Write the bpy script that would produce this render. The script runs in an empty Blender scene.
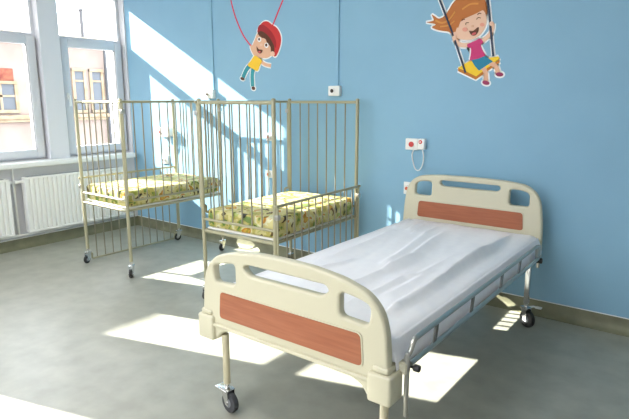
import bpy, bmesh, math, random
from mathutils import Vector, Matrix, Quaternion, noise
random.seed(7)
C = bpy.context.scene.collection
PI = math.pi

# ------------------------------------------------------------------ camera model (629x419 frame)
FPX, CX, CY, CAMH = 540.0, 314.5, 209.5, 1.5
PITCH, YAW = math.radians(11.51), math.radians(37.18)
_fw = Vector((-math.sin(YAW)*math.cos(PITCH), math.cos(YAW)*math.cos(PITCH), -math.sin(PITCH)))
_rt = Vector((math.cos(YAW), math.sin(YAW), 0)); _up = _rt.cross(_fw)
def ray(px, py): return _fw + _rt*((px-CX)/FPX) - _up*((py-CY)/FPX)
def at_y(px, py, y):
    d = ray(px, py); return Vector((0,0,CAMH)) + d*(y/d.y)
def at_z(px, py, z):
    d = ray(px, py); return Vector((0,0,CAMH)) + d*((z-CAMH)/d.z)

cd = bpy.data.cameras.new('camera'); cam = bpy.data.objects.new('camera', cd); C.objects.link(cam)
cam.location = (0,0,CAMH)
cam.rotation_euler = Matrix((_rt, _up, -_fw)).transposed().to_euler()
cd.sensor_width = 36; cd.lens = FPX/629*36; cd.clip_start = .02
bpy.context.scene.camera = cam

# ------------------------------------------------------------------ materials
def mat(name, col, rough=.5, metal=0, spec=.5):
    m = bpy.data.materials.new(name); m.use_nodes = True
    b = m.node_tree.nodes['Principled BSDF']
    b.inputs['Base Color'].default_value = (*col, 1); b.inputs['Roughness'].default_value = rough
    b.inputs['Metallic'].default_value = metal; b.inputs['Specular IOR Level'].default_value = spec
    return m
def nz(m, c1, c2, scale=5, detail=4, bump=0, stretch=(1,1,1), lo=.35, hi=.65, bscale=None, dist=.01):
    nt = m.node_tree; N = nt.nodes; L = nt.links; b = N['Principled BSDF']
    tc = N.new('ShaderNodeTexCoord'); mp = N.new('ShaderNodeMapping'); mp.inputs['Scale'].default_value = stretch
    L.new(tc.outputs['Object'], mp.inputs['Vector'])
    n = N.new('ShaderNodeTexNoise'); n.inputs['Scale'].default_value = scale; n.inputs['Detail'].default_value = detail
    L.new(mp.outputs[0], n.inputs['Vector'])
    r = N.new('ShaderNodeValToRGB'); e = r.color_ramp.elements
    e[0].position = lo; e[0].color = (*c1,1); e[1].position = hi; e[1].color = (*c2,1)
    L.new(n.outputs['Fac'], r.inputs['Fac']); L.new(r.outputs['Color'], b.inputs['Base Color'])
    if bump:
        n2 = N.new('ShaderNodeTexNoise'); n2.inputs['Scale'].default_value = bscale or scale*8; n2.inputs['Detail'].default_value = 3
        L.new(mp.outputs[0], n2.inputs['Vector'])
        bp = N.new('ShaderNodeBump'); bp.inputs['Strength'].default_value = bump; bp.inputs['Distance'].default_value = dist
        L.new(n2.outputs['Fac'], bp.inputs['Height']); L.new(bp.outputs[0], b.inputs['Normal'])
    return m
M = {}
M['blue'] = nz(mat('blue_wall_paint', (.2,.45,.6), .6, spec=.25), (.24,.43,.585), (.25,.445,.60), 3, bump=.15, bscale=60, dist=.003)
M['white_wall'] = mat('white_wall_paint', (.80,.80,.79), .7)
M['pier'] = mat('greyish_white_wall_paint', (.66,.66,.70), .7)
M['white_plastic'] = mat('white_plastic', (.82,.82,.80), .35)
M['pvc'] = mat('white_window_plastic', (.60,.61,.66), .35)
M['floor'] = nz(mat('vinyl_floor', (.3,.35,.3), .38, spec=.8), (.275,.275,.23), (.355,.355,.30), 7, 9, bump=.03, lo=.3, hi=.7, bscale=30)
M['skirt'] = nz(mat('vinyl_skirting', (.2,.2,.13), .5), (.15,.148,.09), (.205,.205,.13), 9, 6)
M['cream'] = mat('cream_plastic', (.58,.545,.41), .38)
M['cream_metal'] = mat('cream_enamel', (.52,.47,.33), .35)
M['crib_metal'] = mat('beige_enamel', (.36,.34,.225), .35)
M['bar_metal'] = mat('bar_enamel', (.25,.23,.165), .35)
M['chrome'] = mat('chrome', (.72,.72,.72), .2, 1)
M['steel'] = mat('brushed_steel', (.50,.49,.46), .32, 1)
M['strut_steel'] = mat('dull_steel', (.22,.21,.20), .45, .6)
M['black'] = mat('black_rubber', (.02,.02,.022), .5)
M['tyre'] = mat('dark_grey_tyre', (.045,.047,.055), .5)
M['grey'] = mat('grey_plastic', (.25,.26,.28), .5)
M['wood'] = nz(mat('reddish_wood_laminate', (.45,.13,.05), .4), (.30,.085,.035), (.39,.125,.055), 6, 6, stretch=(1,1,14), lo=.3, hi=.75)
M['sheet'] = nz(mat('white_cotton_sheet', (.8,.8,.84), .85, spec=.2), (.86,.86,.91), (.89,.89,.93), 20, 4, bump=.25, bscale=7, dist=.008)
M['mattress'] = mat('white_mattress_cover', (.75,.75,.75), .8)
M['rad'] = mat('white_radiator_enamel', (.82,.82,.81), .35)
M['red'] = mat('red_plastic', (.55,.03,.03), .4)
M['red_orange'] = mat('orange_red_plastic', (.6,.12,.05), .4)
M['ink'] = mat('sticker_dark', (.03,.02,.02), .5)
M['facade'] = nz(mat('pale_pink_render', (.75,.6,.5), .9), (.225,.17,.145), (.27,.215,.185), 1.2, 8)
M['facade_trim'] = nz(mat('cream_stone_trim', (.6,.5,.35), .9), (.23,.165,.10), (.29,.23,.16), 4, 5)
M['facade_pane'] = mat('old_window_pane', (.095,.105,.12), .3, spec=.2)
M['terra'] = nz(mat('terracotta_relief', (.5,.15,.1), .9), (.15,.03,.02), (.21,.075,.04), 8, 4)
M['pipe'] = mat('zinc_pipe', (.06,.06,.065), .5)
M['street'] = mat('street_paving', (.4,.39,.37), .9)

def crib_fabric():
    m = bpy.data.materials.new('printed_crib_fabric'); m.use_nodes = True
    nt = m.node_tree; N = nt.nodes; L = nt.links; b = N['Principled BSDF']; b.inputs['Roughness'].default_value = .7
    tc = N.new('ShaderNodeTexCoord')
    def layer(scale, stops, off):
        mp = N.new('ShaderNodeMapping'); mp.inputs['Location'].default_value = off; L.new(tc.outputs['Object'], mp.inputs[0])
        n = N.new('ShaderNodeTexNoise'); n.inputs['Scale'].default_value = scale; n.inputs['Detail'].default_value = 1.5
        n.inputs['Distortion'].default_value = .6; L.new(mp.outputs[0], n.inputs['Vector'])
        r = N.new('ShaderNodeValToRGB'); r.color_ramp.interpolation = 'CONSTANT'; el = r.color_ramp.elements
        while len(el) > 1: el.remove(el[-1])
        el[0].position = 0; el[0].color = (*stops[0][1],1)
        for p, c in stops[1:]:
            e = el.new(p); e.color = (*c,1)
        L.new(n.outputs['Fac'], r.inputs[0]); return r
    a = layer(10, [(0,(.16,.24,.06)),(.36,(.46,.40,.11)),(.45,(.60,.54,.24)),(.56,(.66,.64,.42)),(.62,(.50,.22,.02)),(.68,(.58,.36,.05))], (0,0,0))
    c = layer(13, [(0,(.05,.07,.16)),(.31,(.20,.13,.05)),(.36,(1,1,1)),(.62,(.65,.8,.45)),(.70,(.22,.34,.12))], (3,1,7))
    mx = N.new('ShaderNodeMix'); mx.data_type = 'RGBA'; mx.blend_type = 'MULTIPLY'; mx.inputs[0].default_value = 1
    L.new(a.outputs[0], mx.inputs[6]); L.new(c.outputs[0], mx.inputs[7]); L.new(mx.outputs[2], b.inputs['Base Color'])
    return m
M['fabric'] = crib_fabric()
def glass():
    m = bpy.data.materials.new('window_glass'); m.use_nodes = True
    nt = m.node_tree; N = nt.nodes; L = nt.links; N.remove(N['Principled BSDF'])
    t = N.new('ShaderNodeBsdfTransparent'); t.inputs[0].default_value = (.97,.98,.98,1)
    g = N.new('ShaderNodeBsdfGlossy'); g.inputs['Roughness'].default_value = .02
    f = N.new('ShaderNodeFresnel'); f.inputs[0].default_value = 1.25
    mx = N.new('ShaderNodeMixShader'); L.new(f.outputs[0], mx.inputs[0]); L.new(t.outputs[0], mx.inputs[1]); L.new(g.outputs[0], mx.inputs[2])
    L.new(mx.outputs[0], N['Material Output'].inputs[0]); return m
M['glass'] = glass()

# ------------------------------------------------------------------ mesh builder
class B:
    def __init__(s): s.bm = bmesh.new()
    def box(s, x0,x1,y0,y1,z0,z1, bev=0, mat4=None):
        r = bmesh.ops.create_cube(s.bm, size=1)
        vs = r['verts']
        bmesh.ops.transform(s.bm, matrix=Matrix.Translation(((x0+x1)/2,(y0+y1)/2,(z0+z1)/2)) @ Matrix.Diagonal((abs(x1-x0),abs(y1-y0),abs(z1-z0),1)), verts=vs)
        if bev:
            es = list({e for v in vs for e in v.link_edges})
            rr = bmesh.ops.bevel(s.bm, geom=es, offset=bev, segments=3, affect='EDGES', profile=.5)
            vs = list({v for f in rr['faces'] for v in f.verts} | {v for v in vs if v.is_valid})
        if mat4 is not None: bmesh.ops.transform(s.bm, matrix=mat4, verts=[v for v in vs if v.is_valid])
        return s
    def cyl(s, p0, p1, r, r2=None, seg=14, bev=0):
        p0, p1 = Vector(p0), Vector(p1); d = p1-p0
        q = bmesh.ops.create_cone(s.bm, cap_ends=True, segments=seg, radius1=r, radius2=r if r2 is None else r2, depth=d.length)
        if bev:
            es = [e for v in q['verts'] for e in v.link_edges if abs(e.verts[0].co.z-e.verts[1].co.z) < 1e-6]
            rr = bmesh.ops.bevel(s.bm, geom=list(set(es)), offset=bev, segments=2, affect='EDGES', profile=.5)
            vs = list({v for f in rr['faces'] for v in f.verts} | {v for v in q['verts'] if v.is_valid})
        else: vs = q['verts']
        bmesh.ops.transform(s.bm, matrix=Matrix.Translation((p0+p1)/2) @ d.to_track_quat('Z','Y').to_matrix().to_4x4(), verts=vs)
        return s
    def tube(s, pts, r, seg=12):
        pts = [Vector(p) for p in pts]; rings = []; nrm = None
        for i, p in enumerate(pts):
            t = (pts[min(i+1,len(pts)-1)]-pts[max(i-1,0)]).normalized()
            if nrm is None: nrm = t.orthogonal().normalized()
            nrm = (nrm - t*nrm.dot(t)).normalized(); bn = t.cross(nrm)
            rings.append([s.bm.verts.new(p + (nrm*math.cos(2*PI*k/seg)+bn*math.sin(2*PI*k/seg))*r) for k in range(seg)])
        for a, b in zip(rings, rings[1:]):
            for k in range(seg): s.bm.faces.new((a[k], a[(k+1)%seg], b[(k+1)%seg], b[k]))
        s.bm.faces.new(rings[0][::-1]); s.bm.faces.new(rings[-1]); return s
    def prism(s, prof, fn0, fn1):
        a = [s.bm.verts.new(fn0(*p)) for p in prof]; b = [s.bm.verts.new(fn1(*p)) for p in prof]
        n = len(prof)
        for k in range(n): s.bm.faces.new((a[k], a[(k+1)%n], b[(k+1)%n], b[k]))
        s.bm.faces.new(a[::-1]); s.bm.faces.new(b); return s
    def sphere(s, c, r, sc=(1,1,1)):
        q = bmesh.ops.create_uvsphere(s.bm, u_segments=16, v_segments=10, radius=r)
        bmesh.ops.transform(s.bm, matrix=Matrix.Translation(c) @ Matrix.Diagonal((*sc,1)), verts=q['verts']); return s
def wroot(o):
    v = Vector((0,0,0))
    while o: v += o.location; o = o.parent
    return v
def finish(name, me, material, parent, shift, ang=35):
    me.name = name
    if shift and parent: me.transform(Matrix.Translation(-wroot(parent)))
    me.materials.clear(); me.materials.append(M[material])
    me.polygons.foreach_set('use_smooth', [True]*len(me.polygons)); me.set_sharp_from_angle(angle=math.radians(ang))
    o = bpy.data.objects.new(name, me); C.objects.link(o)
    if parent: o.parent = parent
    return o
def part(name, b, material, parent=None, shift=True, ang=35):
    bmesh.ops.recalc_face_normals(b.bm, faces=b.bm.faces[:])
    me = bpy.data.meshes.new(name); b.bm.to_mesh(me); b.bm.free()
    return finish(name, me, material, parent, shift, ang)
def tag(o, label=None, cat=None, group=None, kind=None):
    if label: o['label'] = label
    if cat: o['category'] = cat
    if group: o['group'] = group
    if kind: o['kind'] = kind
    return o
def thing(name, label, cat, loc=(0,0,0), rz=0, group=None):
    o = bpy.data.objects.new(name, None); C.objects.link(o); o.location = loc; o.rotation_euler = (0,0,rz)
    return tag(o, label, cat, group)
def struct(name, b, material, parent=None):
    o = part(name, b, material, parent)
    if not parent: o['kind'] = 'structure'
    return o
def copy_tree(o, parent=None):
    c = o.copy(); C.objects.link(c); c.parent = parent
    for ch in [x for x in bpy.data.objects if x.parent == o]: copy_tree(ch, c)
    return c
def smooth(pts, n=6, closed=True):
    P = [Vector(p) for p in pts]; out = []; N_ = len(P)
    rng = range(N_) if closed else range(N_-1)
    for i in rng:
        g = (lambda k: P[k % N_]) if closed else (lambda k: P[max(0, min(N_-1, k))])
        a, b, c, d = g(i-1), g(i), g(i+1), g(i+2)
        for k in range(n):
            t = k/n
            out.append(.5*((2*b) + (c-a)*t + (2*a-5*b+4*c-d)*t*t + (3*b-a-3*c+d)*t**3))
    if not closed: out.append(P[-1])
    return out
def rounded(pts, r, n=5):
    P = [Vector(p) for p in pts]; out = []
    for i in range(len(P)):
        rr = r[i] if isinstance(r, (list, tuple)) else r
        a, b, c = P[i-1], P[i], P[(i+1) % len(P)]
        u = (a-b); v = (c-b); d = min(rr, u.length*.49, v.length*.49)
        if d < 1e-4: out.append(b); continue
        p0 = b+u.normalized()*d; p1 = b+v.normalized()*d
        for k in range(n+1):
            t = k/n; out.append(p0*(1-t)**2 + b*2*t*(1-t) + p1*t*t)
    return out
def plate_mesh(outline, holes, y, half, bev):
    """outline in (x,z), extruded along y"""
    cu = bpy.data.curves.new('tmp', 'CURVE'); cu.dimensions = '2D'; cu.fill_mode = 'BOTH'
    cu.extrude = half-bev; cu.bevel_depth = bev; cu.bevel_resolution = 3; cu.offset = -bev
    for loop in [outline]+holes:
        sp = cu.splines.new('POLY'); sp.points.add(len(loop)-1); sp.use_cyclic_u = True
        for p, q in zip(sp.points, loop): p.co = (q[0], q[1], 0, 1)
    o = bpy.data.objects.new('tmp', cu); C.objects.link(o)
    dg = bpy.context.evaluated_depsgraph_get(); dg.update()
    me = bpy.data.meshes.new_from_object(o.evaluated_get(dg))
    bpy.data.objects.remove(o); bpy.data.curves.remove(cu)
    me.transform(Matrix.Translation((0,y,0)) @ Matrix.Rotation(PI/2, 4, 'X'))
    return me

# ------------------------------------------------------------------ room shell
XW, YW, ZC = -5.65, 3.86, 3.05      # inner planes: window wall, blue wall, ceiling
XO = -6.02                          # outer face of the window wall
XR, YF = 1.9, -2.2
ZB, ZT = .89, 2.725                  # window opening bottom and top
OPEN = [(3.063,3.845), (1.97,2.856), (.90,1.58), (-.62,.33), (-1.75,-.95)]
struct('floor', B().box(XO, XR+.3, YF-.3, YW+.3, -.12, 0), 'floor')
struct('ceiling', B().box(XO, XR+.3, YF-.3, YW+.3, ZC, ZC+.15), 'white_wall')
struct('wall_back', B().box(XO, XR+.3, YW, YW+.3, 0, ZC), 'blue')
b = B(); ys = [YF-.3] + [v for o in sorted(OPEN) for v in o] + [YW]
b.box(XO, XW, YF-.3, YW, 0, ZB-.06); b.box(XO, XW, YF-.3, YW, ZT, ZC)
b.box(XO, XW, YF-.3, YW, ZB-.06, ZB-.012)
for i in range(0, len(ys), 2): b.box(XO, XW, ys[i], ys[i+1], ZB-.012, ZT)
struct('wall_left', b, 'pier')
struct('wall_right', B().box(XR, XR+.3, YF-.3, YW, 0, ZC), 'white_wall')
b = B(); xs = [XW, -5.0,-3.2, -2.6,-.8, -.7,-.1, XR]      # unseen wall behind the camera, its windows added to let in fill light
b.box(XW,XR,YF-.3,YF,0,.9); b.box(XW,XR,YF-.3,YF,2.7,ZC)
for i in range(0,8,2): b.box(xs[i],xs[i+1],YF-.3,YF,.9,2.7)
struct('wall_front', b, 'white_wall')
for i in (1,3,5):
    f = B(); a, c = xs[i], xs[i+1]
    for u, v in ((a,a+.06),((a+c)/2-.04,(a+c)/2+.04),(c-.06,c)): f.box(u,v,YF-.2,YF-.13,.9,2.7)
    for u, v in ((a+.06,(a+c)/2-.04),((a+c)/2+.04,c-.06)):
        f.box(u,v,YF-.2,YF-.13,.9,.96); f.box(u,v,YF-.2,YF-.13,2.64,2.7)
    wf = struct('window_%d' % (5+(i+1)//2), f, 'pvc')  # frame of an added fill-light window
    part('pane', B().box(a+.05,c-.05,YF-.168,YF-.162,.95,2.65), 'glass', wf)
# coved vinyl skirting with a thin white bead on top
prof = [(0,0),(0,.102),(.008,.102),(.010,.05),(.018,.025),(.034,.009),(.055,.003),(.055,0)]
struct('baseboard_back', B().prism(prof, lambda d,z: Vector((XW,YW-d,z)), lambda d,z: Vector((XR,YW-d,z))), 'skirt')
struct('baseboard_left', B().prism(prof, lambda d,z: Vector((XW+d,YF,z)), lambda d,z: Vector((XW+d,YW,z))), 'skirt')
struct('trim_2', B().box(XW, XR, YW-.009, YW, .102, .106), 'white_wall')
struct('trim_3', B().box(XW, XW+.011, YF, YW-.011, .102, .108), 'white_wall')

# windows
FX0, FX1 = -5.82, -5.745
def window(n, y0, y1):
    f = B(); t = .038
    f.box(FX0,FX1,y0,y0+t,ZB,ZT,.004); f.box(FX0,FX1,y1-t,y1,ZB,ZT,.004)
    f.box(FX0,FX1,y0+t,y1-t,ZB,ZB+t,.004); f.box(FX0,FX1,y0+t,y1-t,ZT-t,ZT,.004)
    f.box(FX0,FX1,y0+t,y1-t,2.09,2.16,.004)
    w = struct('window_%d' % n, f, 'pvc')
    s = B(); a, c, zb, zt, q = y0+.03, y1-.03, ZB+.022, 2.13, .082
    X0, X1 = -5.775, -5.70
    s.box(X0,X1,a,a+q,zb,zt,.006); s.box(X0,X1,c-q,c,zb,zt,.006)
    s.box(X0,X1,a+q,c-q,zb,zb+q,.006); s.box(X0,X1,a+q,c-q,zt-q,zt,.006)
    sa = part('sash', s, 'pvc', w)
    part('pane', B().box(-5.752,-5.746,a+q-.005,c-q+.005,zb+q-.005,zt-q+.005), 'glass', sa)
    g = B()
    for (u,v,zz0,zz1) in ((a+q-.002,a+q+.006,zb+q,zt-q),(c-q-.006,c-q+.002,zb+q,zt-q)): g.box(-5.725,-5.712,u,v,zz0,zz1)
    part('gasket', g, 'grey', sa)
    h = B().box(-5.70,-5.69,a+.02,a+.05,1.50,1.57,.004); h.cyl((-5.69,a+.035,1.535),(-5.66,a+.035,1.535),.008); h.box(-5.67,-5.655,a+.025,a+.045,1.43,1.55,.004)
    part('handle', h, 'white_plastic', sa)
    part('upper_pane', B().box(-5.785,-5.779,y0+t-.005,y1-t+.005,2.155,ZT-t+.005), 'glass', w)
for i, (y0,y1) in enumerate(OPEN): window(i+1, y0, y1)
# long sill board over the radiators
struct('trim_1', B().box(-5.88, -5.50, YF, 3.80, ZB-.055, ZB-.005, .008), 'white_wall')

# ------------------------------------------------------------------ outside
t = thing('apartment_house', 'pale pink rendered old house across the street seen through the windows', 'building', (-20,5,-4))
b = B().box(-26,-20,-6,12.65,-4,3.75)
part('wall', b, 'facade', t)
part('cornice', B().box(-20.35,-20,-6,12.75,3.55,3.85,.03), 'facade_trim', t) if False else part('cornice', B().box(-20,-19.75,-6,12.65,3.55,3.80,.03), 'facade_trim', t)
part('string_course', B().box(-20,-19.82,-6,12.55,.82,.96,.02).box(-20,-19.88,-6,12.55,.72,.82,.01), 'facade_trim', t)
def fwin(y0, y1, z0, z1, trans, relief=None, mull=True):
    f = B(); e = .11
    f.box(-20,-19.92,y0-e,y0,z0-e,z1+e,.01); f.box(-20,-19.92,y1,y1+e,z0-e,z1+e,.01)
    f.box(-20,-19.9,y0-e,y1+e,z1,z1+e,.01); f.box(-20,-19.88,y0-e,y1+e,z0-e,z0,.01)
    f.box(-20,-19.94,y0,y1,trans-.035,trans+.035); ym = (y0+y1)/2
    if mull: f.box(-20,-19.94,ym-.04,ym+.04,z0,z1)
    w = part('window_surround', f, 'facade_trim', t)
    part('pane', B().box(-20,-19.97,y0,y1,z0,z1), 'facade_pane', w)
    if relief: part('relief_panel', B().box(-20,-19.95,y0-.02,y1+.02,z1+e,z1+e+relief,.015).sphere((-19.95,ym,z1+e+relief/2),.14,(.25,1,1)), 'terra', w)
fwin(8.1,9.02,1.15,2.02,1.62,.42)
fwin(11.27,11.62,1.1,2.55,2.2,mull=False); fwin(11.98,12.36,1.1,2.55,2.2,mull=False)
fwin(5.2,6.1,1.15,2.02,1.62,.42); fwin(2.6,3.5,1.15,2.02,1.62,.42)
part('downpipe', B().tube([(-19.88,12.56,-4),(-19.88,12.56,2.6),(-19.8,12.5,2.9),(-19.72,12.46,3.3),(-19.72,12.46,3.7)],.06), 'pipe', t)
part('flue', B().cyl((-21,12.35,3.7),(-21,12.35,4.95),.07).cyl((-21,12.35,4.95),(-21,12.35,5.05),.13,.05), 'pipe', t)
t = thing('sun_blocking_house', 'unseen taller house added further left across the street to block low sun', 'building', (-15,-8,-4))  # out of view, added so its roof line cuts the sun patches
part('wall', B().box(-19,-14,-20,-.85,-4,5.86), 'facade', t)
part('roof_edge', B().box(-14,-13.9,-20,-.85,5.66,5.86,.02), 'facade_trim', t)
struct('ground', B().box(-60,-6.02,-50,60,-4.2,-4), 'street')

# ------------------------------------------------------------------ radiators and pipes
def radiator(y0, y1, label):
    xb, xf, z0, z1 = -5.615, -5.53, .17, .735
    t = thing('radiator', label, 'radiator', ((xb+xf)/2,(y0+y1)/2,.0), group=None)
    t.location.z = z0
    b = B(); n = max(2, int((y1-y0-.04)/.046)); pr = [(xb+.02,y0+.004),(xf,y0+.004),(xf,y0+.02)]
    st = (y1-y0-.04)/n
    for k in range(n):
        a = y0+.02+k*st
        pr += [(xf,a+st*.30),(xf-.017,a+st*.42),(xf-.017,a+st*.62),(xf,a+st*.74)]
    pr += [(xf,y1-.02),(xf,y1-.004),(xb+.02,y1-.004)]
    b.prism(pr, lambda x,y: Vector((x,y,z0+.02)), lambda x,y: Vector((x,y,z1-.02)))
    part('panel', b, 'rad', t, ang=20)
    c = B().box(xb+.004,xf+.003,y0,y0+.010,z0,z1,.003).box(xb+.004,xf+.003,y1-.010,y1,z0,z1,.003)
    c.box(xb+.004,xf+.003,y0+.010,y1-.010,z1-.022,z1,.003); c.box(xb+.02,xf+.002,y0+.010,y1-.010,z0,z0+.022,.003)
    part('casing', c, 'rad', t)
    g = B().box(xb+.02,xf-.02,y0+.04,y1-.04,z1-.001,z1+.002)
    part('grille', g, 'grey', t)
    for yy in (y0+.12, y1-.12):
        for zz in (z0+.06, z1-.09): part('bracket', B().box(XW,xb+.03,yy,yy+.03,zz,zz+.03), 'rad', t)
    return t
r1 = radiator(2.505, 3.62, 'white ribbed radiator under the right window behind the left cot')
part('valve', B().cyl((-5.57,2.505,.695),(-5.57,2.452,.695),.016).cyl((-5.57,2.452,.695),(-5.57,2.42,.695),.022,bev=.004), 'white_plastic', r1)
r2 = radiator(1.25, 2.36, 'white ribbed radiator at the left edge of the photo')
part('valve', B().cyl((-5.57,2.36,.695),(-5.57,2.395,.695),.016), 'white_plastic', r2)
tag(part('heating_pipe', B().tube([(-5.622,2.435,.83),(-5.622,2.435,.14)],.011).tube([(-5.60,YF+.02,.145),(-5.60,3.78,.145)],.011).tube([(-5.60,2.43,.695),(-5.622,2.435,.695)],.012), 'rad'),
    'white heating pipe running low along the wall under both radiators', 'pipe')

# ------------------------------------------------------------------ casters
def caster(parent, x, y, r=.048, h=None, ang=0, wheel='black', pedal=False, w=.028, fork='chrome', shift=True):
    """stem meets the leg at height h; wheel rests on the floor"""
    h = h or r*2+.05
    R = Matrix.Translation((x,y,0)) @ Matrix.Rotation(ang,4,'Z')
    off = .022
    f = B()
    f.cyl((0,0,h-.03),(0,0,h),.012); f.box(-.03-off*.2,.03,-w/2-.008,w/2+.008,h-.036,h-.029,.003)
    for s in (-1,1):
        pr = [(-.028,h-.03),(.024,h-.03),(-off+.012,r-.012),(-off-.012,r-.012)]
        f.prism(pr, lambda a,c,s=s: Vector((a,s*(w/2+.004),c)), lambda a,c,s=s: Vector((a,s*(w/2+.008),c)))
    f.cyl((-off,-w/2-.012,r),(-off,w/2+.012,r),.009)
    if pedal: f.box(-.02,.07,-w/2-.012,w/2+.012,h-.044,h-.037,.003)
    bmesh.ops.transform(f.bm, matrix=R, verts=f.bm.verts[:])
    c = part('caster', f, fork, parent, shift)
    wh = B().cyl((-off,-w/2,r),(-off,w/2,r),r,seg=28,bev=.006)
    bmesh.ops.transform(wh.bm, matrix=R, verts=wh.bm.verts[:])
    part('wheel', wh, wheel, c, shift)
    hb = B().cyl((-off,-w/2-.003,r),(-off,w/2+.003,r),r*.45,seg=18,bev=.002)
    bmesh.ops.transform(hb.bm, matrix=R, verts=hb.bm.verts[:])
    part('hub', hb, 'grey', c, shift)
    return c

# ------------------------------------------------------------------ cots (local coordinates, origin at near left post)
CW, CL, CH = .69, 1.06, 1.497
def cot(label, loc, rz, low, zm, angs):
    t = thing('hospital_cot', label, 'cot', loc, rz)
    for i,(px,py) in enumerate(((0,0),(CW,0),(0,CL),(CW,CL))):
        b = B().cyl((px,py,.135),(px,py,CH),.0145,seg=16)
        b.sphere((px,py,CH),.0165,(1,1,.7))
        part('post', b, 'crib_metal', t, False)
        caster(t, px, py, .037, .137, angs[i], w=.022, shift=False)
    def panel(y):
        p = part('end_panel', B().cyl((.0145,y,CH-.018),(CW-.0145,y,CH-.018),.0115), 'crib_metal', t, False)
        part('rail', B().cyl((.0145,y,zm+.075),(CW-.0145,y,zm+.075),.010), 'crib_metal', p, False)
        part('rail', B().cyl((.0145,y,zm-.014),(CW-.0145,y,zm-.014),.0125), 'crib_metal', p, False)
        for k in range(6):
            x = CW*(k+1.25)/7.5
            part('bar', B().cyl((x,y,zm+.075),(x,y,CH-.018),.0058,seg=8), 'bar_metal', p, False)
    panel(0); panel(CL)
    for side in (0,1):
        x = -.022 if side == 0 else CW+.022
        z1 = .80 if side == low else CH-.015; z0 = .025 if side == low else .665
        b = B()
        e0, e1 = .05, CL-.05
        b.cyl((x,-.02,z1),(x,CL+.02,z1),.010)
        b.tube([(x,-.005,z0+.055),(x,e0-.006,z0+.055),(x,e0,z0+.049),(x,e0,z0+.006),(x,e0+.006,z0),(x,e1-.006,z0),(x,e1,z0+.006),(x,e1,z0+.049),(x,e1+.006,z0+.055),(x,CL+.005,z0+.055)],.0095)
        b.cyl((x,0,z0+.055),(x,0,z1),.0075); b.cyl((x,CL,z0+.055),(x,CL,z1),.0075)
        g = part('side_guard', b, 'crib_metal', t, False)
        for k in range(11):
            y = e0+(e1-e0)*(k+.6)/11.2
            part('bar', B().cyl((x,y,z0),(x,y,z1),.0056,seg=8), 'bar_metal', g, False)
        for yy in (0,CL):
            part('catch', B().box(x-.014,x+.014,yy-.018,yy+.018,z1-.095,z1-.06,.004), 'steel', g, False)
    # base frame
    b = B(); z = zm-.001
    b.box(.0,.022,.01,CL-.01,z-.022,z,.004); b.box(CW-.022,CW,.01,CL-.01,z-.022,z,.004)
    for k in range(5):
        y = .06+k*(CL-.12)/4; b.box(.01,CW-.01,y-.012,y+.012,z-.016,z-.002,.003)
    part('base_frame', b, 'crib_metal', t, False)
    part('base_panel', B().box(.02,CW-.02,.02,CL-.02,z-.001,z+.012,.003), 'white_plastic', t, False)
    return t
z1c, z2c = .592, .552
c1 = cot('cream metal cot on casters nearest the window radiator', (-4.635,2.604,0), math.radians(-.5), 0, z1c, (1.9,2.2,1.2,1.7))
c2 = cot('cream metal cot on casters between the other cot and the bed', (-3.045,2.642,0), math.radians(2), 1, z2c, (1.9,2.4,1.5,1.7))
def cot_mattress(label, cotobj, zm):
    b = B().box(.016,CW-.008,.02,CL-.02,zm+.013,zm+.152,.022)
    bm = b.bm
    bmesh.ops.subdivide_edges(bm, edges=bm.edges[:], cuts=3, use_grid_fill=True)
    for v in bm.verts:
        n_ = noise.noise(Vector((v.co.x*6,v.co.y*6,v.co.z*3+zm*9)))
        if v.co.z > zm+.03: v.co.z += n_*.006
        v.co.x += (v.co.x-CW/2)*.004*n_
    o = part('cot_mattress', b, 'fabric', None, ang=60)
    o.location = cotobj.location; o.rotation_euler = cotobj.rotation_euler
    return tag(o, label, 'mattress')
cot_mattress('yellow and green printed mattress in the cot nearest the window', c1, z1c)
cot_mattress('yellow and green printed mattress in the cot closer to the bed', c2, z2c)

# ------------------------------------------------------------------ hospital bed
BX, FY, HY = -1.405, 1.655, 3.70
bed = thing('hospital_bed', 'cream hospital bed with wood-look panels and casters', 'bed', (BX,2.68,0))
def foot_shape():
    # half outline (x offset from centre, z) right side, from bottom centre going out and up
    half = [(0,.437),(.34,.437),(.395,.415),(.42,.372),(.51,.372),(.535,.385),(.532,.455),(.508,.50),(.505,.56),(.497,.66),(.472,.735),(.415,.792),(.30,.828),(.15,.846),(0,.850)]
    return half
def board(name, y, half, holes, panel, lipz, bx, th=.022):
    pts = [(bx+a,c) for a,c in half] + [(bx-a,c) for a,c in half[::-1][1:-1]]
    out = rounded(pts, .035, 4)
    hl = [rounded([(bx+a,c) for a,c in h], .026, 5) for h in holes]
    me = plate_mesh(out, hl, y, th, .012)
    p = finish(name, me, 'cream', bed, True, 50)
    return p
hfoot = [[(.285,.672),(.418,.664),(.428,.745),(.375,.762),(.285,.775)], [(-.285,.672),(-.418,.664),(-.428,.745),(-.375,.762),(-.285,.775)],
         [(-.20,.735),(.20,.735),(.235,.765),(.215,.785),(-.215,.785),(-.235,.765)]]
fb = board('footboard', FY, foot_shape(), hfoot, None, .5, BX)
def insetp(y, z0, z1, half, side, bx):
    pts = rounded([(bx-half-.01,z0),(bx+half+.01,z0),(bx+half,z1),(bx-half,z1)], .022, 4)
    me = plate_mesh(pts, [], y, .006, .002)
    o = finish('wood_panel', me, 'wood', side, True, 50)
    rim = rounded([(bx-half-.017,z0-.007),(bx+half+.017,z0-.007),(bx+half+.007,z1+.007),(bx-half-.007,z1+.007)], .027, 4)
    me = plate_mesh(rim, [pts], y+.001, .006, .002)
    finish('rim', me, 'cream', side, True, 50)
    return o
insetp(FY-.021, .497, .627, .383, fb, BX+.003)
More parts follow.
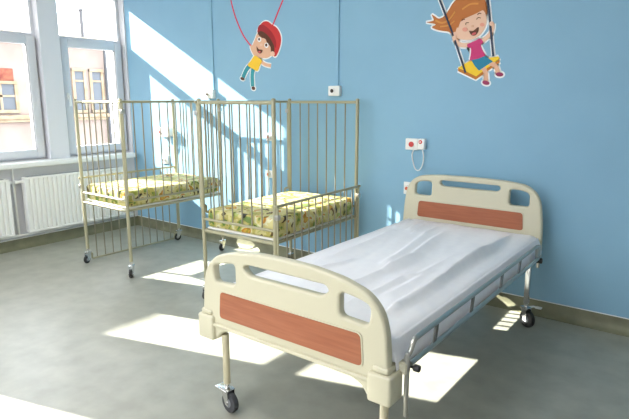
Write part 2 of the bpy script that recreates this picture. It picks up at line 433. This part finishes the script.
# lower ledge with corner sockets for the legs
sk = B()
sk.box(BX-.50,BX+.50,FY-.034,FY-.018,.445,.462,.006)
part('ledge', sk, 'cream', fb)
for s in (-1,1):
    b = B(); x = BX+s*.478
    b.box(x-.052,x+.052,FY-.040,FY+.062,.372,.494,.012)
    b.box(x-.036,x+.036,FY-.030,FY+.05,.494,.520,.01)
    part('corner_block', b, 'cream', fb)
    g = B().box(x-s*.055-.0025,x-s*.055+.0025,FY-.036,FY-.020,.38,.49)
    part('leg', B().cyl((BX+s*.395 if s<0 else BX+s*.478,FY+.012,.145),(BX+s*.395 if s<0 else BX+s*.478,FY+.012,.40),.0175,seg=20), 'cream_metal', bed)
    caster(bed, BX+s*.395 if s<0 else BX+s*.478, FY+.012, .052, .15, 3.0, 'tyre', True, .03)
    g.bm.free()
# headboard
hh = [(0,.545),(.40,.545),(.47,.52),(.475,.49),(.515,.49),(.515,.60),(.508,.72),(.490,.84),(.455,.90),(.39,.942),(.25,.958),(0,.963)]
hhead = [[(.285,.795),(.42,.795),(.418,.885),(.36,.903),(.285,.904)], [(-.285,.795),(-.42,.795),(-.418,.885),(-.36,.903),(-.285,.904)],
         [(-.20,.878),(.20,.878),(.225,.90),(.21,.92),(-.21,.92),(-.225,.90)]]
HB = -1.415
hb = board('headboard', HY, hh, hhead, None, .6, HB)
insetp(HY-.021, .632, .752, .383, hb, HB)
for s in (-1,1):
    x = HB+s*.475
    part('corner_block', B().box(x-.03,x+.03,HY-.06,HY-.018,.46,.535,.008), 'cream', hb)
    part('leg', B().box(x-.016,x+.016,HY-.125,HY-.093,.16,.50,.004), 'chrome', bed)
    caster(bed, x, HY-.109, .058, .165, 2.6, 'black', False, .03)
    part('bolt', B().cyl((x+s*.016,HY-.109,.165),(x+s*.016,HY-.109,.19),.006), 'chrome', bed)
# brake pedal on the right head caster
part('brake_pedal', B().tube([(HB+.475,HY-.085,.125),(HB+.50,HY-.01,.11),(HB+.525,HY+.03,.095)],.006).box(HB+.505,HB+.545,HY+.01,HY+.045,.09,.098,.003), 'white_plastic', bed)
# steel frame
b = B()
for s in (-1,1):
    x = BX+s*.495
    b.box(x-.014,x+.014,FY+.03,HY-.03,*((.462,.500) if s > 0 else (.488,.530)),.005)
for y in (FY+.05, 2.3, 2.9, HY-.07): b.box(BX-.49,BX+.49,y-.015,y+.015,.488,.501,.003)
part('side_rail', b, 'cream_metal', bed)
b = B().box(BX-.485,BX+.455,FY+.05,HY-.05,.500,.512,.003)
part('deck', b, 'grey', bed)
# folded down guard rails (both sides)
for s in (1,):
    x = BX+s*.548
    b = B(); y0, y1 = FY+.075, HY-.25
    zt = .605
    b.tube(smooth([(x-s*.02,y0,.505),(x-s*.012,y0,.54),(x,y0+.004,.57),(x,y0+.03,.60),(x,y0+.08,zt),(x,y0+.4,zt),(x,2.6,zt),(x,y1-.1,zt),(x,y1-.02,zt-.012),(x,y1+.02,zt-.05),(x-s*.012,y1+.03,.53)],5,False),.0105)
    g = part('guard_rail', b, 'steel', bed)
    part('lower_tube', B().cyl((x,y0,.515),(x,y1+.02,.515),.0105).cyl((x-s*.02,y0-.01,.488),(x-s*.02,y1+.03,.488),.009), 'steel', g)
    for yy in (1.93, 2.33, 2.74, 3.05):
        q = B().prism([(yy,.515),(yy+.03,.515),(yy+.052,zt),(yy+.022,zt)], lambda a,c: Vector((x-.003,a,c)), lambda a,c: Vector((x+.003,a,c)))
        part('strut', q, 'strut_steel', g)
    part('clamp', B().box(x-s*.055-.02,x-s*.055+.07*s*.5+.02,FY+.045,FY+.085,.478,.522,.006), 'cream', g)
    part('knob', B().cyl((x+s*.012,FY+.085,.500),(x+s*.038,FY+.085,.500),.014,bev=.004).cyl((x-s*.02,FY+.085,.500),(x+s*.015,FY+.085,.500),.006), 'black', g)
    part('latch', B().cyl((x-s*.02,y1+.03,.50),(x+s*.022,y1+.03,.50),.018,bev=.004), 'black', g)
    part('latch_plate', B().box(x-.012,x+.006,y1+.03,y1+.045,.45,.60,.003).box(x-.012,x+.006,y1-.02,y1+.03,.53,.60,.003), 'steel', g)
    # infusion pole socket, a short vertical steel tube
    part('pole_socket', B().cyl((x-s*.004,FY+.062,.30),(x-s*.004,FY+.062,.565),.0095,bev=.002), 'steel', bed)
part('wall_bumper', B().box(HB+.485,HB+.525,HY-.10,HY-.02,.47,.55,.006), 'cream', bed)

part('pole_socket', B().cyl((BX-.50,FY+.10,.33),(BX-.50,FY+.10,.51),.0095,bev=.002), 'steel', bed)
# mattress
tag(part('bed_mattress', B().box(BX-.447,BX+.455,FY+.04,HY-.045,.513,.580,.028), 'mattress'), 'white mattress of the hospital bed under its sheet', 'mattress')
# bed sheet with folds
def seg_d(p, a, b_):
    ab = b_-a; t_ = max(0, min(1, (p-a).dot(ab)/ab.length_squared)); q = a+ab*t_; return (p-q).length, t_, (ab.x*(p-a).y-ab.y*(p-a).x)
folds = []
def fold(pix, h, w, z=.61):
    pts = [at_z(px,py,z).xy for px,py in pix]; folds.append((pts, h*2.4, w))
def c3(l): return [(380+a/3.93, 215+q/3.93) for a,q in l]
def c1_(l): return [(240+a/2.097, 210+q/2.097) for a,q in l]
fold(c3([(0,405),(60,375),(215,280),(330,205),(440,140),(525,68)]), .021, .016)
fold(c3([(20,400),(120,330),(215,270),(300,230)]), -.008, .02)
fold(c3([(225,275),(300,215),(390,165),(470,100)]), .009, .022)
fold(c3([(0,225),(60,205),(110,180),(180,120),(260,60)]), .011, .03)
fold(c3([(0,195),(60,165),(120,120),(200,60)]), .007, .028)
fold(c3([(100,60),(150,40),(190,25)]), .006, .014); fold(c3([(120,75),(180,45),(230,30)]), .006, .014); fold(c3([(150,85),(220,50),(265,35)]), .005, .014)
fold(c3([(40,50),(90,32),(130,20)]), .005, .014); fold(c3([(0,80),(60,60)]), .004, .02)
fold(c3([(90,250),(150,240),(240,190),(320,150)]), .006, .03)
fold(c3([(0,330),(80,290),(180,240)]), .005, .03)
fold(c1_([(210,165),(250,150),(320,120),(380,95)]), .009, .028)
fold(c1_([(215,200),(300,165),(370,125)]), .008, .03)
fold(c1_([(140,115),(200,95),(260,70),(330,40)]), .007, .03)
fold(c1_([(110,110),(160,92),(240,60)]), .006, .022)
fold(c1_([(150,125),(215,110),(245,100)]), .006, .015)
fold(c1_([(310,225),(380,185),(430,150)]), .008, .03)
b = B(); NU, NV = 190, 180; grid = []
y0, y1 = FY+.030, HY-.035
xl, xr = BX-.452, BX+.478
for j in range(NV+1):
    v = j/NV; y = y0+(y1-y0)*v; row = []
    for i in range(NU+1):
        u = i/NU
        # profile: left drop, top, right drop
        if u < .08: k = (1-u/.08); x = xl-.010-.006*math.sin(k*3); z = .607-k*.085; top = 0; x -= 0
        elif u > .90:
            k = (u-.90)/.10; x = xr+.004+.034*math.sin(min(1,k)*1.6)+.0; z = .604-k*.112; top = 0
        else:
            uu = (u-.08)/.82; x = xl+(xr-xl)*uu; z = .607
            e = min(uu, 1-uu)
            z -= .018*math.exp(-(e/.018)); top = min(1, e/.05)
        p = Vector((x,y)); dz = 0
        for pts, h, w in folds:
            best = 9; bt = 0
            for n_, (a, c) in enumerate(zip(pts, pts[1:])):
                d, tt, sg = seg_d(p, a, c)
                if d < best: best = d; sgb = sg; bt = (n_+tt)/(len(pts)-1)
            if best < w*3:
                fade = min(1, bt*6, (1-bt)*5)
                ww = w*(.55 if sgb > 0 else 1.25)
                dz += h*fade*math.exp(-(best/ww)**1.6)
        dz += .006*noise.noise(Vector((x*5+y*1.2,y*2.2-x*2,1))) + .003*noise.noise(Vector((x*16+y*3,y*5,4)))
        z += dz*(.15+.85*top)
        if not top or u > .9:
            wv = noise.noise(Vector((0,y*4,u*2)))
            if u > .9:
                k = (u-.9)/.1; x += .008*k*wv - .002*k; z += .010*k*noise.noise(Vector((3,y*3,0)))
                if y < FY+.22: q = 1-(y-y0)/.2; x += 0; z += .0
            else: x += .004*wv
        row.append(b.bm.verts.new((x,y,z)))
    grid.append(row)
for j in range(NV):
    for i in range(NU): b.bm.faces.new((grid[j][i],grid[j][i+1],grid[j+1][i+1],grid[j+1][i]))
# foot end turned down
low = [b.bm.verts.new((v.co.x, v.co.y-.004, min(v.co.z,.53))) for v in grid[0]]
for i in range(NU): b.bm.faces.new((low[i],low[i+1],grid[0][i+1],grid[0][i]))
sh = part('bed_sheet', b, 'sheet', ang=180)
md = sh.modifiers.new('thickness','SOLIDIFY'); md.thickness = .0025; md.offset = 1
tag(sh, 'creased white cotton sheet covering the hospital bed mattress', 'bed sheet')

# ------------------------------------------------------------------ wall fittings
YS = YW
def wall_box(bld, x0,x1,z0,z1, d0, d1, bev=.004): return bld.box(x0,x1,YS-d1,YS-d0,z0,z1,bev)
def sensor(px0, py0, px1, py1, label, lens='ink', group=None):
    a = at_y(px0,py0,YS); c = at_y(px1,py1,YS)
    t = thing('wall_sensor', label, 'sensor', ((a.x+c.x)/2,YS,c.z), group=group)
    part('housing', wall_box(B(), a.x,c.x,c.z,a.z,.0,.045,.008), 'white_plastic', t)
    xm, zm = (a.x+c.x)/2-.01, (a.z+c.z)/2
    part('bezel', B().cyl((xm,YS-.045,zm),(xm,YS-.052,zm),.027,seg=20), 'white_plastic', t)
    part('lens', B().cyl((xm,YS-.052,zm),(xm,YS-.058,zm),.016,seg=18,bev=.002), lens, t)
sensor(331,86,342,96,'white box with a black button below the cable duct behind the right cot')
sensor(207,90,216,98.5,'white box below the cable duct by the sunlit wall patch')
def duct(px, label, z0, top=ZC):
    x = at_y(px,60,YS).x
    tag(part('cable_duct', B().box(x-.014,x+.014,YS-.014,YS,z0,top,.003), 'blue'), label, 'cable duct')
duct(338, 'blue painted vertical cable duct right of the boy decal', at_y(338,86,YS).z+.001)
duct(213, 'blue painted vertical cable duct left of the boy decal', at_y(213,90,YS).z+.001)
# nurse call unit with hanging cord
a = at_y(407.5,138,YS); c = at_y(419.5,150,YS); d = at_y(426.5,149.5,YS); e = at_y(419.5,137,YS)
t = thing('nurse_call_unit', 'white nurse call unit with a red button and looping cord above the bed', 'call unit', (a.x,YS,c.z))
part('call_box', wall_box(B(), a.x,c.x-.003,c.z,a.z,0,.035,.006), 'white_plastic', t)
xm, zm = (a.x+c.x)/2, (a.z+c.z)/2
part('call_button', B().cyl((xm,YS-.035,zm),(xm,YS-.043,zm),.021,seg=20,bev=.002), 'red', t)
hs = part('handset', wall_box(B(), c.x+.002,d.x,d.z,e.z-.01,0,.048,.008), 'white_plastic', t)
xh = (c.x+d.x)/2
part('handset_button', B().cyl((xh,YS-.048,zm+.022),(xh,YS-.054,zm+.022),.015,seg=18,bev=.002), 'red', hs)
part('indicator', B().cyl((xh,YS-.054,zm+.022),(xh,YS-.056,zm+.022),.006,seg=12), 'white_plastic', hs)
cordp = [(xh,YS-.03,d.z),(xh+.012,YS-.03,d.z-.06),(xh+.005,YS-.03,d.z-.11)]
pk = [(420.5,150),(421.5,158),(420,166),(416.5,170.5),(413,168.5),(411,162),(410,155),(411.5,150)]
part('cord', B().tube(smooth([at_y(px,py,YS-.03) for px,py in [(u+2,v) for u,v in pk]],5,False),.0045), 'white_plastic', t)
def socket(px0,py0,px1,py1,label,col='red_orange'):
    a = at_y(px0,py0,YS); c = at_y(px1,py1,YS)
    t = thing('wall_socket', label, 'wall socket', ((a.x+c.x)/2,YS,c.z))
    part('plate', wall_box(B(), a.x,c.x,c.z,a.z,0,.012,.004), 'white_plastic', t)
    xm, zm = (a.x+c.x)/2, (a.z+c.z)/2
    part('outlet', B().cyl((xm,YS-.012,zm),(xm,YS-.03,zm),.024,seg=20,bev=.003), 'white_plastic', t)
    part('outlet_hole', B().cyl((xm,YS-.03,zm),(xm,YS-.032,zm),.014,seg=16), col, t)
socket(404.5,181.5,412,194.5,'white wall socket beside the left edge of the headboard','red_orange')
socket(266.5,133,273.5,141,'upper wall socket behind the right cot with a red centre','red')
socket(266.5,170,273.5,178,'lower wall socket behind the right cot','red_orange')
socket(162,155,169,164,'lower wall socket behind the left cot in the sunlit patch','grey')
a = at_y(162,127,YS); c = at_y(171,137,YS)
t = thing('nurse_call_unit', 'white nurse call unit behind the left cot in the sunlit patch', 'call unit', ((a.x+c.x)/2,YS,c.z))
part('call_box', wall_box(B(), a.x,c.x,c.z,a.z,0,.05,.006), 'white_plastic', t)
part('call_button', B().cyl((a.x+.025,YS-.05,(a.z+c.z)/2),(a.x+.025,YS-.058,(a.z+c.z)/2),.018,seg=16), 'red', t)
part('handset', wall_box(B(), c.x+.002,c.x+.05,c.z+.01,a.z,0,.06,.006), 'white_plastic', t)
part('cord', B().tube(smooth([(c.x+.02,YS-.03,c.z+.01),(c.x+.03,YS-.03,c.z-.07),(c.x-.01,YS-.03,c.z-.13),(c.x-.04,YS-.03,c.z-.08),(c.x-.03,YS-.03,c.z+.002)],5,False),.0045), 'white_plastic', t)

# ------------------------------------------------------------------ wall decals
for n_, col in dict(skin=(.72,.42,.28), skin2=(.78,.50,.36), shirt=(.85,.52,.03), jean=(.035,.28,.33), cap=(.55,.03,.03), capdark=(.33,.015,.02), brown=(.10,.03,.012),
                    rope=(.72,.04,.08), ginger=(.48,.15,.03), ginger2=(.62,.26,.05), pink=(.55,.03,.16), skirt2=(.01,.20,.33), yellow=(.85,.56,.02), orange=(.50,.17,.015),
                    swingrope=(.03,.045,.09), shoe=(.30,.03,.10), dwhite=(.85,.85,.85), blush=(.75,.32,.24), tongue=(.6,.1,.1)).items():
    M['d_'+n_] = mat('sticker_'+n_, col, .5, spec=.3)
def decal_thing(name, label, org, ox, oy, sc):
    t = thing(name, label, 'wall decal', at_y(*org, YS))
    def pt(p): return at_y(ox+p[0]/sc, oy+p[1]/sc, YS)
    lay = [0]
    halo = B()
    def fin_poly(bld, P, d0, d1):
        # P: list of (x,z) in metres
        bld.prism([(q.x,q.z) for q in P], lambda x,z: Vector((x,YS-d0,z)), lambda x,z: Vector((x,YS-d1,z)))
    def grow(P, w):
        n = len(P); A = sum(P[i].x*P[(i+1)%n].z-P[(i+1)%n].x*P[i].z for i in range(n)); s = 1 if A > 0 else -1
        out = []
        for i in range(n):
            t_ = P[(i+1)%n]-P[i-1]; nn = Vector((t_.z,0,-t_.x)); nn = nn.normalized()*s if nn.length > 0 else nn
            out.append(P[i]+nn*w)
        return out
    state = {'k': 0}
    def shape(name, pts, colr, sm=True, white=True, par=None):
        P = [pt(p) for p in pts]
        if sm: P = smooth(P, 5)
        if white: fin_poly(halo, grow(P,.011), 0, .002)
        k = state['k']; state['k'] += 1
        bld = B(); fin_poly(bld, P, .0, .0026+.0003*k)
        return part(name, bld, 'd_'+colr, par or t, ang=30)
    def line(name, pts, w, colr, sm=True, white=True, par=None):
        P = [pt(p) for p in pts]
        if sm and len(P) > 2: P = smooth(P, 5, False)
        L_, R_ = [], []
        for i, p in enumerate(P):
            d = P[min(i+1,len(P)-1)]-P[max(i-1,0)]; n = Vector((d.z,0,-d.x)).normalized()
            L_.append(p+n*w/2); R_.append(p-n*w/2)
        Q = L_+R_[::-1]
        k = state['k']; state['k'] += 1
        bld = B(); fin_poly(bld, Q, .0, .0026+.0003*k)
        if white:
            L2 = [p+(p-c_).normalized()*.010 for p, c_ in zip(L_, P)]; R2 = [p+(p-c_).normalized()*.010 for p, c_ in zip(R_, P)]
            fin_poly(halo, L2+R2[::-1], 0, .002)
        return part(name, bld, 'd_'+colr, par or t, ang=30)
    def done(): part('white_border', halo, 'd_dwhite', t, ang=30)
    return shape, line, done
def ell(cx_, cy_, rx, ry, rot=0, n=14):
    return [(cx_+rx*math.cos(2*PI*k/n)*math.cos(rot)-ry*math.sin(2*PI*k/n)*math.sin(rot), cy_+rx*math.cos(2*PI*k/n)*math.sin(rot)+ry*math.sin(2*PI*k/n)*math.cos(rot)) for k in range(n)]
# boy hanging on a rope
S, Ln, done = decal_thing('boy_decal', 'wall decal of a boy in a red cap hanging on a red rope', (265,60), 220, 0, 4.193)
Ln('rope', [(40,-60),(42,-20),(50,18),(62,62),(78,105),(98,148),(120,180),(138,200)], .013, 'rope', white=False)
Ln('rope', [(292,-75),(264,0),(243,52),(220,110)], .013, 'rope', white=False)
Ln('arm', [(160,238),(146,225),(136,206),(132,190)], .034, 'skin')
Ln('arm', [(172,258),(190,270),(214,276)], .030, 'skin')
Ln('leg', [(128,272),(112,292),(97,325)], .045, 'jean'); Ln('leg', [(142,282),(136,315),(138,362)], .045, 'jean')
S('shoe', ell(95,330,9,6,.5), 'brown'); S('shoe', ell(141,370,8,7,.9), 'brown')
S('shirt', [(146,234),(160,240),(177,254),(168,275),(158,297),(138,288),(118,274),(130,256)], 'shirt')
S('cap', [(160,138),(162,118),(180,94),(200,90),(218,103),(238,116),(253,142),(257,170),(250,205),(235,236),(222,228),(214,190),(190,150)], 'cap')
hd = S('face', [(160,140),(182,148),(206,172),(222,200),(224,222),(205,240),(182,244),(160,238),(144,216),(138,192),(148,165)], 'skin')
S('hair', [(160,140),(166,127),(182,128),(206,148),(224,176),(230,205),(226,232),(216,222),(213,196),(200,182),(192,164),(176,158),(165,148)], 'brown', white=False)
S('cap_brim', [(162,136),(160,118),(172,103),(196,112),(222,140),(236,172),(236,200),(228,190),(212,160),(190,138),(172,130)], 'capdark', white=False)
S('ear', ell(222,226,9,11), 'skin2', white=False, par=hd)
for ex, ey, er in ((167,166,10),(197,190,11)):
    S('eye', ell(ex,ey,er*.8,er), 'dwhite', white=False, par=hd); S('pupil', ell(ex-1,ey-1,er*.42,er*.6), 'brown', white=False, par=hd)
Ln('eyebrow', [(166,150),(172,148),(178,152)], .006, 'brown', white=False, par=hd); Ln('eyebrow', [(200,172),(208,176),(212,184)], .006, 'brown', white=False, par=hd)
S('mouth', [(156,195),(164,206),(180,210),(176,222),(166,224),(158,213)], 'brown', white=False, par=hd)
S('tongue', ell(168,218,5,4), 'tongue', white=False, par=hd)
S('nose', ell(176,188,6,5), 'skin2', white=False, par=hd)
done()
# girl on a swing
S, Ln, done = decal_thing('girl_decal', 'wall decal of a red-haired girl in pink on a yellow swing', (465,45), 400, 0, 4.193)
S('hair', [(112,94),(128,90),(142,84),(134,62),(146,68),(164,78),(188,66),(206,40),(222,14),(244,-8),(280,-26),(322,-26),(352,-8),(364,24),(362,60),(340,80),(300,100),(256,150),(244,166),(226,150),(205,134),(180,130),(152,124),(134,114),(150,102)], 'ginger')
S('board_side', [(244,284),(320,318),(418,250),(419,262),(318,334),(244,298)], 'orange', sm=False)
S('board_top', [(244,284),(292,256),(412,236),(419,246),(320,320)], 'yellow', sm=False)
Ln('leg', [(340,275),(358,300),(362,340)], .030, 'skin'); Ln('leg', [(372,262),(400,276),(412,306)], .030, 'skin')
S('shoe', ell(361,347,15,9,.25), 'shoe'); S('shoe', ell(418,312,16,9,.05), 'shoe')
Ln('arm', [(292,188),(268,190),(246,184),(228,162)], .030, 'skin2'); Ln('arm', [(338,176),(362,160),(384,134),(388,100)], .030, 'skin2')
S('shirt', [(282,188),(300,178),(318,170),(336,162),(350,176),(340,190),(348,212),(358,236),(330,252),(296,254),(298,226),(298,202),(288,200)], 'pink')
S('skirt', [(300,252),(330,246),(358,234),(390,258),(362,276),(332,296),(314,276)], 'skirt2', sm=False)
hd = S('face', [(236,158),(234,136),(244,108),(262,84),(300,66),(344,40),(360,60),(364,92),(354,124),(332,150),(300,166),(264,166)], 'skin2')
S('fringe', [(244,118),(238,90),(246,50),(276,18),(320,4),(352,10),(362,34),(364,62),(350,44),(330,52),(300,66),(270,72),(254,94)], 'ginger', white=False)
Ln('hair_strand', [(150,86),(176,96),(206,84),(232,50)], .012, 'ginger2', white=False); Ln('hair_strand', [(262,40),(296,18),(330,16)], .012, 'ginger2', white=False)
Ln('hair_strand', [(170,112),(206,106),(230,88)], .010, 'ginger2', white=False)
Ln('eye', [(276,104),(280,96),(290,96)], .005, 'brown', white=False, par=hd); Ln('eye', [(322,82),(330,74),(340,76)], .005, 'brown', white=False, par=hd)
Ln('eyebrow', [(260,88),(266,82),(274,82)], .006, 'brown', white=False, par=hd); Ln('eyebrow', [(326,62),(334,56),(342,58)], .006, 'brown', white=False, par=hd)
S('cheek', ell(274,124,11,9), 'blush', white=False, par=hd); S('cheek', ell(346,104,9,8), 'blush', white=False, par=hd)
S('mouth', [(292,130),(308,130),(330,114),(330,132),(318,148),(302,148)], 'brown', white=False, par=hd)
S('tongue', ell(312,142,10,5,-.4), 'tongue', white=False, par=hd)
S('nose', ell(306,110,6,5), 'skin', white=False, par=hd)
S('ear', ell(232,146,9,12), 'skin2', white=False, par=hd)
Ln('swing_rope', [(150,-50),(168,0),(222,140),(276,305)], .012, 'swingrope', sm=False); Ln('swing_rope', [(368,-50),(370,0),(380,100),(392,236)], .012, 'swingrope', sm=False)
S('hand', ell(230,160,9,10), 'skin2', white=False); S('hand', ell(386,100,9,10), 'skin2', white=False)
done()

# ------------------------------------------------------------------ light
for i, (lx, ly) in enumerate(((-1.9,.9),(-1.9,-.9),(-4.1,.9),(-4.1,-.9))):       # fill lamps added at the ceiling, out of view, to brighten the room
    struct('trim_%d' % (4+i), B().box(lx-.62,lx+.62,ly-.17,ly+.17,ZC-.06,ZC,.01), 'white_plastic')  # housing added around each fill lamp
    ld = bpy.data.lights.new('fill_lamp','AREA'); ld.shape = 'RECTANGLE'; ld.size = 1.2; ld.size_y = .3; ld.energy = 14; ld.color = (1,.97,.95)
    lo = bpy.data.objects.new('fill_lamp', ld); C.objects.link(lo); lo.location = (lx,ly,ZC-.065)
sd = bpy.data.lights.new('sun','SUN'); sun = bpy.data.objects.new('sun', sd); C.objects.link(sun)
sun.rotation_euler = Vector((1,.29,-.54)).to_track_quat('-Z','Y').to_euler(); sun.location = (-12,0,8)
sd.energy = 20; sd.color = (1,.95,.86); sd.angle = math.radians(.35)
w = bpy.data.worlds.new('sky'); bpy.context.scene.world = w; w.use_nodes = True
bg = w.node_tree.nodes['Background']; bg.inputs[0].default_value = (.90,.94,1,1); bg.inputs[1].default_value = 4.6
sc = bpy.context.scene
sc.view_settings.view_transform = 'Standard'; sc.view_settings.look = 'None'; sc.view_settings.gamma = 1
sc.view_settings.use_curve_mapping = False; sc.view_settings.exposure = 0.75
sc.cycles.use_denoising = True; sc.cycles.max_bounces = 12; sc.cycles.diffuse_bounces = 8; sc.cycles.transparent_max_bounces = 12
